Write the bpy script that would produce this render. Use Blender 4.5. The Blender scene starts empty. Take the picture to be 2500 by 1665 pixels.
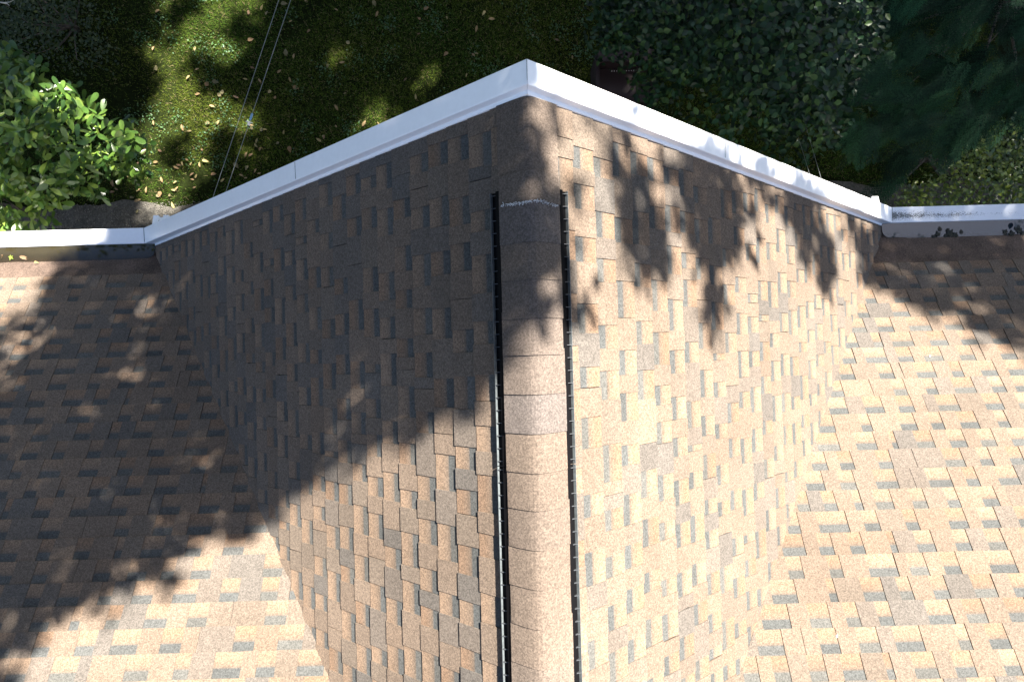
import bpy, bmesh, math, random
import numpy as np
from mathutils import Vector, Matrix

random.seed(7); rng = np.random.default_rng(7)
scene = bpy.context.scene
COL = scene.collection

# ---------------------------------------------------------------- key measures (metres)
ZR = 9.36                      # height of the gable ridge above the lawn
SG, SM, W = 0.907, 0.639, 3.317  # gable pitch, main pitch, half width of the gable
H = SG * W                     # ridge above eave
ZE = ZR - H                    # eave height
EXP = 0.143                    # shingle exposure
CG, CM = 1 / math.hypot(1, SG), 1 / math.hypot(1, SM)
CAM = np.array([-0.098, -1.0885, ZR + 2.637])
ROT = (0.01996, -0.00149, -0.02782)
FPX = 1527.0                   # focal length in pixels of a 2500 px wide frame
SUN = np.array([0.48, 0.54, 1.0])

# ---------------------------------------------------------------- camera
cd = bpy.data.cameras.new('camera'); co = bpy.data.objects.new('camera', cd); COL.objects.link(co)
co.location = CAM; co.rotation_euler = ROT
cd.sensor_width = 36.0; cd.lens = FPX / 2500 * 36; cd.clip_start = 0.05; cd.clip_end = 500
scene.camera = co
# ---------------------------------------------------------------- world, sun, exposure
wd = bpy.data.worlds.new('World'); scene.world = wd; wd.use_nodes = True
nt = wd.node_tree; bg = nt.nodes['Background']
sky = nt.nodes.new('ShaderNodeTexSky'); sky.sky_type = 'NISHITA'; sky.sun_disc = False
elev = math.atan2(1, math.hypot(SUN[0], SUN[1]))
sky.sun_elevation = elev; sky.sun_rotation = math.atan2(SUN[0], SUN[1])
sky.air_density = 0.9; sky.dust_density = 1.2; sky.ozone_density = 1.0
nt.links.new(sky.outputs[0], bg.inputs[0]); bg.inputs[1].default_value = 0.05
sd = bpy.data.lights.new('sun', 'SUN'); so = bpy.data.objects.new('sun', sd); COL.objects.link(so)
sd.energy = 5.0; sd.angle = math.radians(0.53); sd.color = (1.0, 0.925, 0.84)
so.rotation_euler = Vector(SUN).to_track_quat('Z', 'Y').to_euler(); so.location = (12, 12, 30)
vs = scene.view_settings; vs.view_transform = 'Standard'; vs.look = 'None'; vs.gamma = 1.0
vs.exposure = 2.66; vs.use_curve_mapping = False

# ---------------------------------------------------------------- helpers
from mathutils import Euler
Rm = np.array(Euler(ROT, 'XYZ').to_matrix())
def project(P):
    q = (np.asarray(P, float) - CAM) @ Rm
    return 1250 + FPX * q[..., 0] / -q[..., 2], 832.5 - FPX * q[..., 1] / -q[..., 2]
def ray(px, py):
    return Rm @ np.array([(px - 1250) / FPX, -(py - 832.5) / FPX, -1.0])
def at_z(px, py, z):
    d = ray(px, py); return CAM + d * ((z - CAM[2]) / d[2])
def at_y(px, py, y):
    d = ray(px, py); return CAM + d * ((y - CAM[1]) / d[1])

def tag(o, label=None, cat=None, group=None, kind=None):
    if label: o['label'] = label
    if cat: o['category'] = cat
    if group: o['group'] = group
    if kind: o['kind'] = kind
    return o
def empty(name, loc=(0, 0, 0)):
    o = bpy.data.objects.new(name, None); COL.objects.link(o); o.location = loc; o.empty_display_size = 0.2
    return o
def link(name, me, mat=None, parent=None):
    o = bpy.data.objects.new(name, me); COL.objects.link(o)
    if mat and not me.materials: me.materials.append(mat)
    if parent:
        o.parent = parent
        loc = Vector((0, 0, 0)); p = parent
        while p: loc = loc + p.location; p = p.parent
        o.matrix_parent_inverse = Matrix.Translation(-loc)
    return o

class MB:
    """collects boxes, sheets and tubes into one mesh, one colour for each vertex"""
    def __init__(s): s.v = []; s.f = []; s.c = []; s.mi = []
    def add(s, verts, faces, col=(1, 1, 1), mi=0):
        n = len(s.v); s.v += [tuple(map(float, q)) for q in verts]
        s.f += [tuple(i + n for i in f) for f in faces]; s.mi += [mi] * len(faces)
        if len(col) == 3 and not hasattr(col[0], '__len__'): s.c += [tuple(col)] * len(verts)
        else: s.c += [tuple(q) for q in col]
    def box(s, lo, hi, col=(1, 1, 1), mi=0):
        x0, y0, z0 = lo; x1, y1, z1 = hi
        s.add([(x0,y0,z0),(x1,y0,z0),(x1,y1,z0),(x0,y1,z0),(x0,y0,z1),(x1,y0,z1),(x1,y1,z1),(x0,y1,z1)],
              [(0,3,2,1),(4,5,6,7),(0,1,5,4),(1,2,6,5),(2,3,7,6),(3,0,4,7)], col, mi)
    def hexa(s, p, col=(1, 1, 1), mi=0):   # 8 corners, bottom ring then top ring
        s.add(p, [(0,3,2,1),(4,5,6,7),(0,1,5,4),(1,2,6,5),(2,3,7,6),(3,0,4,7)], col, mi)
    def tube(s, pts, rad, n=8, col=(1, 1, 1), mi=0):
        pts = [np.array(p, float) for p in pts]
        if not hasattr(rad, '__len__'): rad = [rad] * len(pts)
        V = []
        for i, p in enumerate(pts):
            t = pts[min(i + 1, len(pts) - 1)] - pts[max(i - 1, 0)]; t = t / (np.linalg.norm(t) + 1e-9)
            u = np.cross(t, (0, 0, 1) if abs(t[2]) < .9 else (1, 0, 0)); u /= np.linalg.norm(u); w = np.cross(t, u)
            for k in range(n):
                a = 2 * math.pi * k / n; V.append(p + rad[i] * (math.cos(a) * u + math.sin(a) * w))
        F = []
        for i in range(len(pts) - 1):
            for k in range(n):
                a, b = i * n + k, i * n + (k + 1) % n; F.append((a, b, b + n, a + n))
        F.append(tuple(range(n))[::-1]); m = (len(pts) - 1) * n; F.append(tuple(m + k for k in range(n)))
        s.add(V, F, col, mi)
    def prism(s, prof, ends):              # profile (list of (p, q)) swept through list of functions end(p, q) -> xyz
        n = len(prof); V = [e(*q) for e in ends for q in prof]; F = []
        for i in range(len(ends) - 1):
            for k in range(n):
                a, b = i * n + k, i * n + (k + 1) % n; F.append((a, b, b + n, a + n))
        F.append(tuple(range(n))[::-1]); m = (len(ends) - 1) * n; F.append(tuple(m + k for k in range(n)))
        s.add(V, F)
    def mesh(s, name, fix=True):
        me = bpy.data.meshes.new(name); me.from_pydata(s.v, [], s.f)
        ca = me.color_attributes.new('Col', 'FLOAT_COLOR', 'POINT')
        a = np.ones((len(s.v), 4), np.float32); a[:, :3] = np.array(s.c, np.float32); ca.data.foreach_set('color', a.ravel())
        if any(s.mi): me.polygons.foreach_set('material_index', s.mi)
        if fix:
            bm = bmesh.new(); bm.from_mesh(me); bmesh.ops.recalc_face_normals(bm, faces=bm.faces); bm.to_mesh(me); bm.free()
        me.update(); return me
    def build(s, name, mat, parent=None, smooth=False):
        me = s.mesh(name)
        if smooth: me.polygons.foreach_set('use_smooth', [True] * len(me.polygons))
        return link(name, me, mat, parent)

def fast_mesh(name, V, F, C=None):
    """V (n,3), F (m,k) arrays"""
    me = bpy.data.meshes.new(name); V = np.asarray(V, np.float32); F = np.asarray(F, np.int32)
    m, k = F.shape
    me.vertices.add(len(V)); me.vertices.foreach_set('co', V.ravel())
    me.loops.add(m * k); me.loops.foreach_set('vertex_index', F.ravel())
    me.polygons.add(m); me.polygons.foreach_set('loop_start', np.arange(0, m * k, k, dtype=np.int32))
    me.update(calc_edges=True)
    if C is not None:
        ca = me.color_attributes.new('Col', 'FLOAT_COLOR', 'POINT')
        a = np.ones((len(V), 4), np.float32); a[:, :3] = C; ca.data.foreach_set('color', a.ravel())
    return me

# ---------------------------------------------------------------- materials
def mat(name, base=(.5, .5, .5), rough=.7, attr=False, noise=None, bump=None, spec=.5, diff_rough=0., transl=0., speck=None):
    m = bpy.data.materials.new(name); m.use_nodes = True; t = m.node_tree; N = t.nodes; L = t.links
    b = N['Principled BSDF']; b.inputs['Roughness'].default_value = rough
    b.inputs['Specular IOR Level'].default_value = spec; b.inputs['Diffuse Roughness'].default_value = diff_rough
    tc = N.new('ShaderNodeTexCoord')
    if attr:
        a = N.new('ShaderNodeAttribute'); a.attribute_name = 'Col'; col = a.outputs['Color']
    else:
        r = N.new('ShaderNodeRGB'); r.outputs[0].default_value = (*base, 1); col = r.outputs[0]
    for spec_ in (noise or []):                 # (scale, detail, low factor, high factor)
        n = N.new('ShaderNodeTexNoise'); n.inputs['Scale'].default_value = spec_[0]; n.inputs['Detail'].default_value = spec_[1]
        L.new(tc.outputs['Object'], n.inputs['Vector'])
        mr = N.new('ShaderNodeMapRange'); mr.inputs['From Min'].default_value = .3; mr.inputs['From Max'].default_value = .7
        mr.inputs['To Min'].default_value = spec_[2]; mr.inputs['To Max'].default_value = spec_[3]
        L.new(n.outputs['Fac'], mr.inputs['Value'])
        v = N.new('ShaderNodeVectorMath'); v.operation = 'SCALE'; L.new(col, v.inputs[0]); L.new(mr.outputs[0], v.inputs['Scale']); col = v.outputs[0]
    if speck:                                    # granules: (scale, low, high)
        vo = N.new('ShaderNodeTexVoronoi'); vo.inputs['Scale'].default_value = speck[0]; L.new(tc.outputs['Object'], vo.inputs['Vector'])
        sp = N.new('ShaderNodeSeparateColor'); L.new(vo.outputs['Color'], sp.inputs[0])
        mr = N.new('ShaderNodeMapRange'); mr.inputs['To Min'].default_value = speck[1]; mr.inputs['To Max'].default_value = speck[2]
        L.new(sp.outputs[0], mr.inputs['Value'])
        v = N.new('ShaderNodeVectorMath'); v.operation = 'SCALE'; L.new(col, v.inputs[0]); L.new(mr.outputs[0], v.inputs['Scale']); col = v.outputs[0]
    L.new(col, b.inputs['Base Color'])
    if bump:
        n = N.new('ShaderNodeTexNoise'); n.inputs['Scale'].default_value = bump[0]; n.inputs['Detail'].default_value = 3
        L.new(tc.outputs['Object'], n.inputs['Vector'])
        bp = N.new('ShaderNodeBump'); bp.inputs['Strength'].default_value = bump[1]; bp.inputs['Distance'].default_value = bump[2]
        L.new(n.outputs['Fac'], bp.inputs['Height']); L.new(bp.outputs[0], b.inputs['Normal'])
    if transl:
        tr = N.new('ShaderNodeBsdfTranslucent'); L.new(col, tr.inputs['Color'])
        mx = N.new('ShaderNodeMixShader'); mx.inputs[0].default_value = transl
        out = N['Material Output']; L.new(b.outputs[0], mx.inputs[1]); L.new(tr.outputs[0], mx.inputs[2]); L.new(mx.outputs[0], out.inputs[0])
    return m

M = {}
M['shingle'] = mat('granule_shingle', rough=.9, attr=True, spec=.25, diff_rough=.25, speck=(190, .68, 1.32), noise=[(90, 3, .85, 1.15), (1.1, 3, .88, 1.12)], bump=(420, .5, .002))
M['deck'] = mat('roof_felt', (.03, .026, .023), .95, noise=[(8, 3, .8, 1.2)])
M['starter'] = mat('granule_starter', (.088, .064, .050), .92, spec=.2, diff_rough=.25, speck=(190, .6, 1.4), noise=[(6, 4, .7, 1.2), (60, 3, .85, 1.15)], bump=(420, .5, .002))
M['white'] = mat('white_painted_metal', (.88, .895, .90), .33, noise=[(2.2, 5, .96, 1.0), (30, 4, .97, 1.01)])
M['vent'] = mat('black_vent_plastic', (.0025, .0025, .003), .7, spec=.08)
M['vent_lip'] = mat('grey_vent_lip', (.09, .105, .11), .55, noise=[(40, 3, .7, 1.15)])
M['vent_rib'] = mat('dark_vent_rib', (.05, .055, .06), .5)
M['granule'] = mat('pale_granules', (.55, .56, .56), .6)
M['siding'] = mat('pale_siding', (.55, .56, .55), .6, noise=[(3, 4, .9, 1.05)])
M['soil'] = mat('lawn_soil', (.009, .013, .003), .95, spec=.05, noise=[(1.3, 6, .6, 1.5), (14, 5, .6, 1.4)], bump=(40, .6, .02))
M['grass'] = mat('grass_blade', attr=True, rough=.75, spec=.08, transl=.25)
M['gravel'] = mat('gravel_fines', (.075, .07, .058), .95, noise=[(30, 6, .5, 1.5), (3, 3, .7, 1.2)], bump=(90, .8, .02))
M['pebble'] = mat('pebble', attr=True, rough=.85)
M['leaf'] = mat('leaf', attr=True, rough=.30, spec=.5, transl=.28, noise=[(9, 3, .85, 1.15)])
M['leafdull'] = mat('leaf_dull', attr=True, rough=.42, spec=.22, transl=.15)
M['needle'] = mat('needle', attr=True, rough=.6, spec=.1, transl=.1)
M['dead'] = mat('dead_leaf', attr=True, rough=.75, noise=[(60, 3, .75, 1.2)])
M['bark'] = mat('bark', (.075, .060, .047), .95, noise=[(14, 5, .6, 1.4)], bump=(30, .8, .03))
M['cable'] = mat('cable', (.16, .18, .175), .5)
M['sleeve'] = mat('cable_sleeve', attr=True, rough=.45)
M['maroon'] = mat('maroon_paint', (.012, .003, .004), .7, noise=[(5, 3, .8, 1.2)])
M['stud'] = mat('pale_stud', (.45, .42, .45), .5)
M['wood'] = mat('weathered_pole', (.16, .13, .10), .9, noise=[(10, 5, .7, 1.3)])
M['glass'] = mat('window_glass', (.03, .04, .05), .05)

def stained_white():
    m = mat('stained_white_metal', (.74, .77, .80), .45, noise=[(3, 4, .93, 1.02)])
    t = m.node_tree; N = t.nodes; L = t.links; b = N['Principled BSDF']; src = b.inputs['Base Color'].links[0].from_socket
    tc = N.new('ShaderNodeTexCoord'); sep = N.new('ShaderNodeSeparateXYZ'); L.new(tc.outputs['Object'], sep.inputs[0])
    n1 = N.new('ShaderNodeTexNoise'); n1.inputs['Scale'].default_value = 130; n1.inputs['Detail'].default_value = 5; L.new(tc.outputs['Object'], n1.inputs['Vector'])
    n2 = N.new('ShaderNodeTexNoise'); n2.inputs['Scale'].default_value = 5; n2.inputs['Detail'].default_value = 2; L.new(tc.outputs['Object'], n2.inputs['Vector'])
    # algae lies thickest beside the gable corner and thins out along the eave
    mx = N.new('ShaderNodeMapRange'); mx.inputs['From Min'].default_value = W; mx.inputs['From Max'].default_value = W + .95; mx.inputs['To Min'].default_value = .17; mx.inputs['To Max'].default_value = -.06
    L.new(sep.outputs[0], mx.inputs['Value'])
    my = N.new('ShaderNodeMath'); my.operation = 'SUBTRACT'; L.new(sep.outputs[1], my.inputs[0]); my.inputs[1].default_value = .035
    ma = N.new('ShaderNodeMath'); ma.operation = 'ABSOLUTE'; L.new(my.outputs[0], ma.inputs[0])
    mm = N.new('ShaderNodeMath'); mm.operation = 'MULTIPLY'; L.new(ma.outputs[0], mm.inputs[0]); mm.inputs[1].default_value = -4.5
    s1 = N.new('ShaderNodeMath'); s1.operation = 'ADD'; L.new(mx.outputs[0], s1.inputs[0]); L.new(mm.outputs[0], s1.inputs[1])
    s2 = N.new('ShaderNodeMath'); s2.operation = 'MULTIPLY_ADD'; L.new(n2.outputs['Fac'], s2.inputs[0]); s2.inputs[1].default_value = .35; L.new(s1.outputs[0], s2.inputs[2])
    s3 = N.new('ShaderNodeMath'); s3.operation = 'MULTIPLY_ADD'; L.new(n1.outputs['Fac'], s3.inputs[0]); s3.inputs[1].default_value = .8; L.new(s2.outputs[0], s3.inputs[2])
    r = N.new('ShaderNodeMapRange'); r.inputs['From Min'].default_value = .56; r.inputs['From Max'].default_value = .72; r.clamp = True; L.new(s3.outputs[0], r.inputs['Value'])
    mix = N.new('ShaderNodeMix'); mix.data_type = 'RGBA'; L.new(r.outputs[0], mix.inputs['Factor']); L.new(src, mix.inputs['A']); mix.inputs['B'].default_value = (.09, .10, .095, 1)
    L.new(mix.outputs['Result'], b.inputs['Base Color']); return m
M['stained'] = stained_white()

def water_mat(name, tint):
    m = bpy.data.materials.new(name); m.use_nodes = True; t = m.node_tree; N = t.nodes; L = t.links
    b = N['Principled BSDF']; b.inputs['Base Color'].default_value = (*tint, 1); b.inputs['Roughness'].default_value = .03; b.inputs['IOR'].default_value = 1.45
    a = N.new('ShaderNodeAttribute'); a.attribute_name = 'Col'; sp = N.new('ShaderNodeSeparateColor'); L.new(a.outputs['Color'], sp.inputs[0])
    tc = N.new('ShaderNodeTexCoord'); n = N.new('ShaderNodeTexNoise'); n.inputs['Scale'].default_value = 9; n.inputs['Detail'].default_value = 4; L.new(tc.outputs['Object'], n.inputs['Vector'])
    ad = N.new('ShaderNodeMath'); ad.operation = 'MULTIPLY_ADD'; L.new(n.outputs['Fac'], ad.inputs[0]); ad.inputs[1].default_value = .35; ad.use_clamp = True
    sb = N.new('ShaderNodeMath'); sb.operation = 'SUBTRACT'; L.new(sp.outputs[0], sb.inputs[0]); sb.inputs[1].default_value = .17; L.new(sb.outputs[0], ad.inputs[2])
    tr = N.new('ShaderNodeBsdfTransparent'); tr.inputs[0].default_value = tuple(min(1, .35 + 6 * c) for c in tint) + (1,)
    mx = N.new('ShaderNodeMixShader'); L.new(ad.outputs[0], mx.inputs[0]); L.new(tr.outputs[0], mx.inputs[1]); L.new(b.outputs[0], mx.inputs[2])
    gl = N.new('ShaderNodeBsdfGlossy'); gl.inputs['Roughness'].default_value = .02
    fr = N.new('ShaderNodeFresnel'); fr.inputs[0].default_value = 1.4
    m2 = N.new('ShaderNodeMixShader'); L.new(fr.outputs[0], m2.inputs[0]); L.new(mx.outputs[0], m2.inputs[1]); L.new(gl.outputs[0], m2.inputs[2])
    L.new(m2.outputs[0], N['Material Output'].inputs[0]); return m
M['water_grey'] = water_mat('clear_rain_water', (.018, .027, .034))
M['water_brown'] = water_mat('silty_rain_water', (.030, .025, .012))

# ================================================================ GROUND
def sheet(name, x0, x1, y0, y1, z, m, nx=1, ny=1, amp=0.):
    xs = np.linspace(x0, x1, nx + 1); ys = np.linspace(y0, y1, ny + 1)
    X, Y = np.meshgrid(xs, ys); Z = np.full_like(X, z)
    if amp: Z = z + amp * (np.sin(X * 1.7 + 1.3 * np.sin(Y * .9)) + np.sin(Y * 2.1 + X * .6))
    V = np.stack([X, Y, Z], -1).reshape(-1, 3); i = np.arange((nx + 1) * (ny + 1)).reshape(ny + 1, nx + 1)
    F = np.stack([i[:-1, :-1], i[:-1, 1:], i[1:, 1:], i[1:, :-1]], -1).reshape(-1, 4)
    return link(name, fast_mesh(name, V, F), m)
tag(sheet('lawn', -150, 150, -150, 150, 0, M['soil'], 1, 1), kind='structure')
GY = 1.98                      # front edge of the gravel strip along the wall
n = 60; xs = np.linspace(-14, 14, n + 1); edge = GY + .07 * np.sin(xs * 2.3) + .05 * np.sin(xs * 5.1 + 1)
V = [(x, -.2, .03) for x in xs] + [(x, e, .012) for x, e in zip(xs, edge)]
F = [(i, i + 1, n + 2 + i, n + 1 + i) for i in range(n)]
tag(link('gravel_strip', fast_mesh('gravel_strip', V, F), M['gravel']), kind='structure')

# ================================================================ HOUSE
house = empty('house', (0, 0, 0))
tag(house, 'house roofed in brown laminated shingles, with a cross gable and white metal edge trim', 'house')

# ---- deck planes
def deck(name, pts):
    mb = MB(); P = [np.array(p, float) for p in pts]; nn = np.cross(P[1] - P[0], P[2] - P[0]); nn /= np.linalg.norm(nn)
    if nn[2] < 0: nn = -nn
    k = len(P); V = [p - nn * .006 for p in P] + [p - nn * .03 for p in P]
    F = [tuple(range(k)), tuple(range(k, 2 * k))[::-1]] + [(i, (i + 1) % k, k + (i + 1) % k, k + i) for i in range(k)]
    mb.add(V, F); return mb.build(name, M['deck'], house)
YV = -SG * W / SM               # where the gable ridge meets the main roof
XE, YB = 9.0, -6.6              # main roof half length, main ridge line
zb = ZE - SM * YB
gl = deck('roof_slope', [(0, 0.03, ZR), (-W, 0.03, ZE), (0, YV, ZR)])
gr = deck('roof_slope', [(0, 0.03, ZR), (W, 0.03, ZE), (0, YV, ZR)])
ml = deck('roof_slope', [(-XE, 0.03, ZE - .03 * SM), (-W, 0.03, ZE - .03 * SM), (0, YV, ZR), (0, YB, zb), (-XE, YB, zb)])
mr = deck('roof_slope', [(XE, 0.03, ZE - .03 * SM), (W, 0.03, ZE - .03 * SM), (0, YV, ZR), (0, YB, zb), (XE, YB, zb)])
mk = deck('roof_slope', [(-XE, YB, zb), (XE, YB, zb), (XE, 2 * YB, ZE), (-XE, 2 * YB, ZE)])
mk.data.materials.clear(); mk.data.materials.append(M['starter'])

# ---- shingles
LIGHT = [(.158, .112, .077), (.150, .107, .074), (.145, .097, .064)]
MIDC = (.104, .080, .060)
DARKB = [(.062, .064, .061), (.056, .059, .057), (.070, .070, .064)]
TABS = [((.119, .091, .068), .44), ((.109, .087, .067), .2), ((.099, .083, .068), .20), ((.084, .075, .065), .10), ((.128, .095, .069), .06)]
def pick(r):
    q = r.random(); a = 0
    for c, w in TABS:
        a += w
        if q <= a: return c
    return TABS[0][0]
TB, TT = .0032, .0040
def shingle(mb, O, A, B, Nn, L, r, back=0.024, fine=True):
    """one laminated shingle: dragon-tooth tabs over a shadow-banded backing layer"""
    O, A, B, Nn = map(np.array, (O, A, B, Nn))
    c0 = TB + TT
    def P(a, b, c): return O + A * a + B * b + Nn * (c + c0 * (1 - b / EXP))
    lv = [0, .25 * EXP, .47 * EXP, .58 * EXP, .65 * EXP, EXP + back] if fine else [0, .7 * EXP, EXP + back]
    e = []; a = -.02 * r.random()
    while a < L - .05:
        tw = r.choice([.09, .105, .12, .13, .145, .165, .20]) * r.uniform(.92, 1.08); gw = r.choice([.09, .105, .115, .125, .14, .16]) * r.uniform(.92, 1.08)
        e.append((max(a, 0.0015), min(a + tw, L - .0015), min(a + tw + gw, L - .0015))); a += tw + gw
    if not e: e = [(.0015, L - .0015, L - .0015)]
    e[-1] = (e[-1][0], e[-1][1] if L - e[-1][1] > .03 else L - .0015, L - .0015)
    tone = r.uniform(.94, 1.06); lift = r.uniform(0, .0012)
    for t0, t1, g1 in e:
        if t1 - t0 < .008: continue
        col = np.array(pick(r)) * tone * r.uniform(.95, 1.05); sk0, sk1 = r.uniform(-.004, .004), r.uniform(-.004, .004)
        jb = r.uniform(-.002, .001); h = TB + TT + lift
        c2 = col * r.uniform(.9, 1.02)
        mb.hexa([P(t0 + sk0, jb, 0), P(t1 + sk1, jb, 0), P(t1, EXP + back, 0), P(t0, EXP + back, 0),
                 P(t0 + sk0, jb, h), P(t1 + sk1, jb, h), P(t1, EXP + back, h), P(t0, EXP + back, h)],
                [col * .8] * 2 + [c2] * 2 + [col] * 2 + [c2] * 2)
        if g1 - t1 > .012:
            x0, x1 = t1 - .006, min(g1 + .006, L - .001)
            li = np.array(r.choice(LIGHT)) * tone * r.uniform(.93, 1.07); dk = np.array(r.choice(DARKB)) * r.uniform(.9, 1.1); mi_ = np.array(MIDC) * tone * r.uniform(.9, 1.15)
            cs = [li, li * .96, (li + mi_) / 2, mi_, dk, dk * .95] if fine else [li, mi_, dk]
            V, C = [], []
            for b, c in zip(lv, cs):
                bb = b + (.001 if b == 0 else 0)
                V += [P(x0, bb, 0), P(x1, bb, 0), P(x1, bb, TB), P(x0, bb, TB)]; C += [c] * 4
            F = []
            for i in range(len(lv) - 1):
                k = i * 4
                for j in range(4): F.append((k + j, k + (j + 1) % 4, k + 4 + (j + 1) % 4, k + 4 + j))
            k = (len(lv) - 1) * 4; F += [(0, 3, 2, 1), (k, k + 1, k + 2, k + 3)]
            mb.add(V, F, C)

def cut(me, planes):
    bm = bmesh.new(); bm.from_mesh(me)
    for pc, pn in planes:
        g = bm.verts[:] + bm.edges[:] + bm.faces[:]
        res = bmesh.ops.bisect_plane(bm, geom=g, dist=1e-5, plane_co=pc, plane_no=pn, clear_outer=True)
        es = [x for x in res['geom_cut'] if isinstance(x, bmesh.types.BMEdge) and x.is_valid and x.is_boundary]
        if es: bmesh.ops.holes_fill(bm, edges=es, sides=0)
    nv = len(bm.verts); bm.to_mesh(me); bm.free(); me.update(); return nv

def in_view(pts, m=10):
    px, py = project(np.array(pts)); return ((px > -m) & (px < 2500 + m) & (py > -m) & (py < 1665 + m)).any()

vdir = np.array([-1 / SG, -1 / SM, 1.0])
def valley_plane(sgn, keep_gable, off):
    """vertical plane through the valley; clears the other roof's side"""
    d = np.array([-sgn / SG, -1 / SM, 0.]); d /= np.linalg.norm(d)
    nrm = np.array([-d[1], d[0], 0.])
    if np.dot(nrm, (sgn, 0, 0)) < 0: nrm = -nrm       # points outwards, to the main roof
    if not keep_gable: nrm = -nrm
    return (np.array([sgn * W, 0., ZE]) + nrm * off, nrm)

cnt = 0
def course_strips(slope, sgn, kind, first, u_of, r):
    global cnt
    rest = MB(); n_rest = 0
    if kind == 'gable':
        A = np.array([0., -1., 0.]); B = np.array([-sgn * CG, 0., CG * SG]); Nn = np.array([sgn * SG * CG, 0., CG])
        umax = W / CG; k = 0
        while True:
            u = first + k * EXP; k += 1
            if u - EXP > umax: break
            x = sgn * u * CG; z = ZR - u * CG * SG
            xv = abs(x) - EXP * CG
            ylen = SG / SM * (W - max(xv, 0)) + .1
            a = -r.random() * .9
            while a < ylen:
                a0 = max(a, -.012); a1 = min(a + 1.0, ylen)
                if a1 - a0 > .03:
                    O = np.array([x, -a0, z]); L = a1 - a0
                    if O[1] > .013: O[1] = .012
                    ends = [O, O + A * L, O + A * L / 2, O + B * EXP, O + A * L + B * EXP]
                    vis = in_view(ends)
                    corner_y = -SG / SM * (W - abs(x)); need = (O + A * L)[1] < corner_y + .02; ridge = u < EXP + .05
                    mb = MB(); shingle(mb, O, A, B, Nn, L, r, fine=vis)
                    if not mb.v: a += 1.0; continue
                    if not vis and not need and not ridge: rest.add(mb.v, mb.f, mb.c)
                    else:
                        me = mb.mesh('shingle')
                        if ridge: cut(me, [((sgn * .012, 0, ZR), (-sgn, 0, 0))])
                        if need:
                            if cut(me, [valley_plane(sgn, True, .012 if sgn < 0 else .02)]) < 4:
                                bpy.data.meshes.remove(me); a += 1.0; continue
                        if vis: link('shingle', me, M['shingle'], slope); cnt += 1
                        else:
                            cs = me.color_attributes['Col'].data; rest.add([v.co for v in me.vertices], [tuple(p.vertices) for p in me.polygons], [c.color[:3] for c in cs]); bpy.data.meshes.remove(me)
                a += 1.0
    else:
        A = np.array([float(sgn), 0., 0.]); B = np.array([0., -CM, CM * SM]); Nn = np.array([0., SM * CM, CM])
        vmax = -YB / CM; k = 0
        while True:
            v = first + k * EXP; k += 1
            if v > vmax - .05: break
            y = -v * CM; z = ZE + v * CM * SM
            xi = W + y * SM / SG                       # valley x on this line
            xin = max(xi - EXP * CM * SM / SG - .06, 0.0)
            a = xin - r.random() * .9
            while a < XE:
                a0 = max(a, xin); a1 = min(a + 1.0, XE)
                if a1 - a0 > .03:
                    O = np.array([sgn * a0, y, z]); L = a1 - a0
                    ends = [O, O + A * L, O + A * L / 2, O + B * EXP, O + A * L + B * EXP]
                    vis = in_view(ends); need = a0 < xi + .05 and xi > -.2
                    mb = MB(); shingle(mb, O, A, B, Nn, L, r, fine=vis)
                    if not mb.v: a += 1.0; continue
                    if not vis and not need: rest.add(mb.v, mb.f, mb.c)
                    else:
                        me = mb.mesh('shingle')
                        if need and v < -YV / CM + .1:
                            if cut(me, [valley_plane(sgn, False, .02 if sgn < 0 else .004)]) < 4:
                                bpy.data.meshes.remove(me); a += 1.0; continue
                        if vis: link('shingle', me, M['shingle'], slope); cnt += 1
                        else:
                            cs = me.color_attributes['Col'].data; rest.add([q.co for q in me.vertices], [tuple(p.vertices) for p in me.polygons], [c.color[:3] for c in cs]); bpy.data.meshes.remove(me)
                a += 1.0
    if rest.v: tag(link('shingle_field', rest.mesh('shingle_field'), M['shingle'], slope), kind='stuff')

R_ = random.Random(11)
course_strips(gl, -1, 'gable', 0.065, None, R_)
course_strips(gr, 1, 'gable', 0.125, None, R_)
VL, VR = .374, .480
course_strips(ml, -1, 'main', VL, None, R_)
course_strips(mr, 1, 'main', VR, None, R_)
print('shingles in view', cnt)

# ---- smooth starter membrane along both eaves
for sgn, sl, v1 in ((-1, ml, VL), (1, mr, VR)):
    mb = MB(); nx, nv = 24, 4
    v1 += .03; rows = []
    for j in range(nv + 1):
        v = -.01 + (v1 + .01) * j / nv; xi = W - v * CM * SM / SG - .03
        rows.append([(sgn * (xi + (XE - xi) * (i / nx)), -v * CM, ZE + v * CM * SM + .0015) for i in range(nx + 1)])
    V = [p for rr in rows for p in rr]; F = [(j * (nx + 1) + i, j * (nx + 1) + i + 1, (j + 1) * (nx + 1) + i + 1, (j + 1) * (nx + 1) + i) for j in range(nv) for i in range(nx)]
    me = fast_mesh('starter_strip', V, F); link('starter_strip', me, M['starter'], sl)

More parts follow.
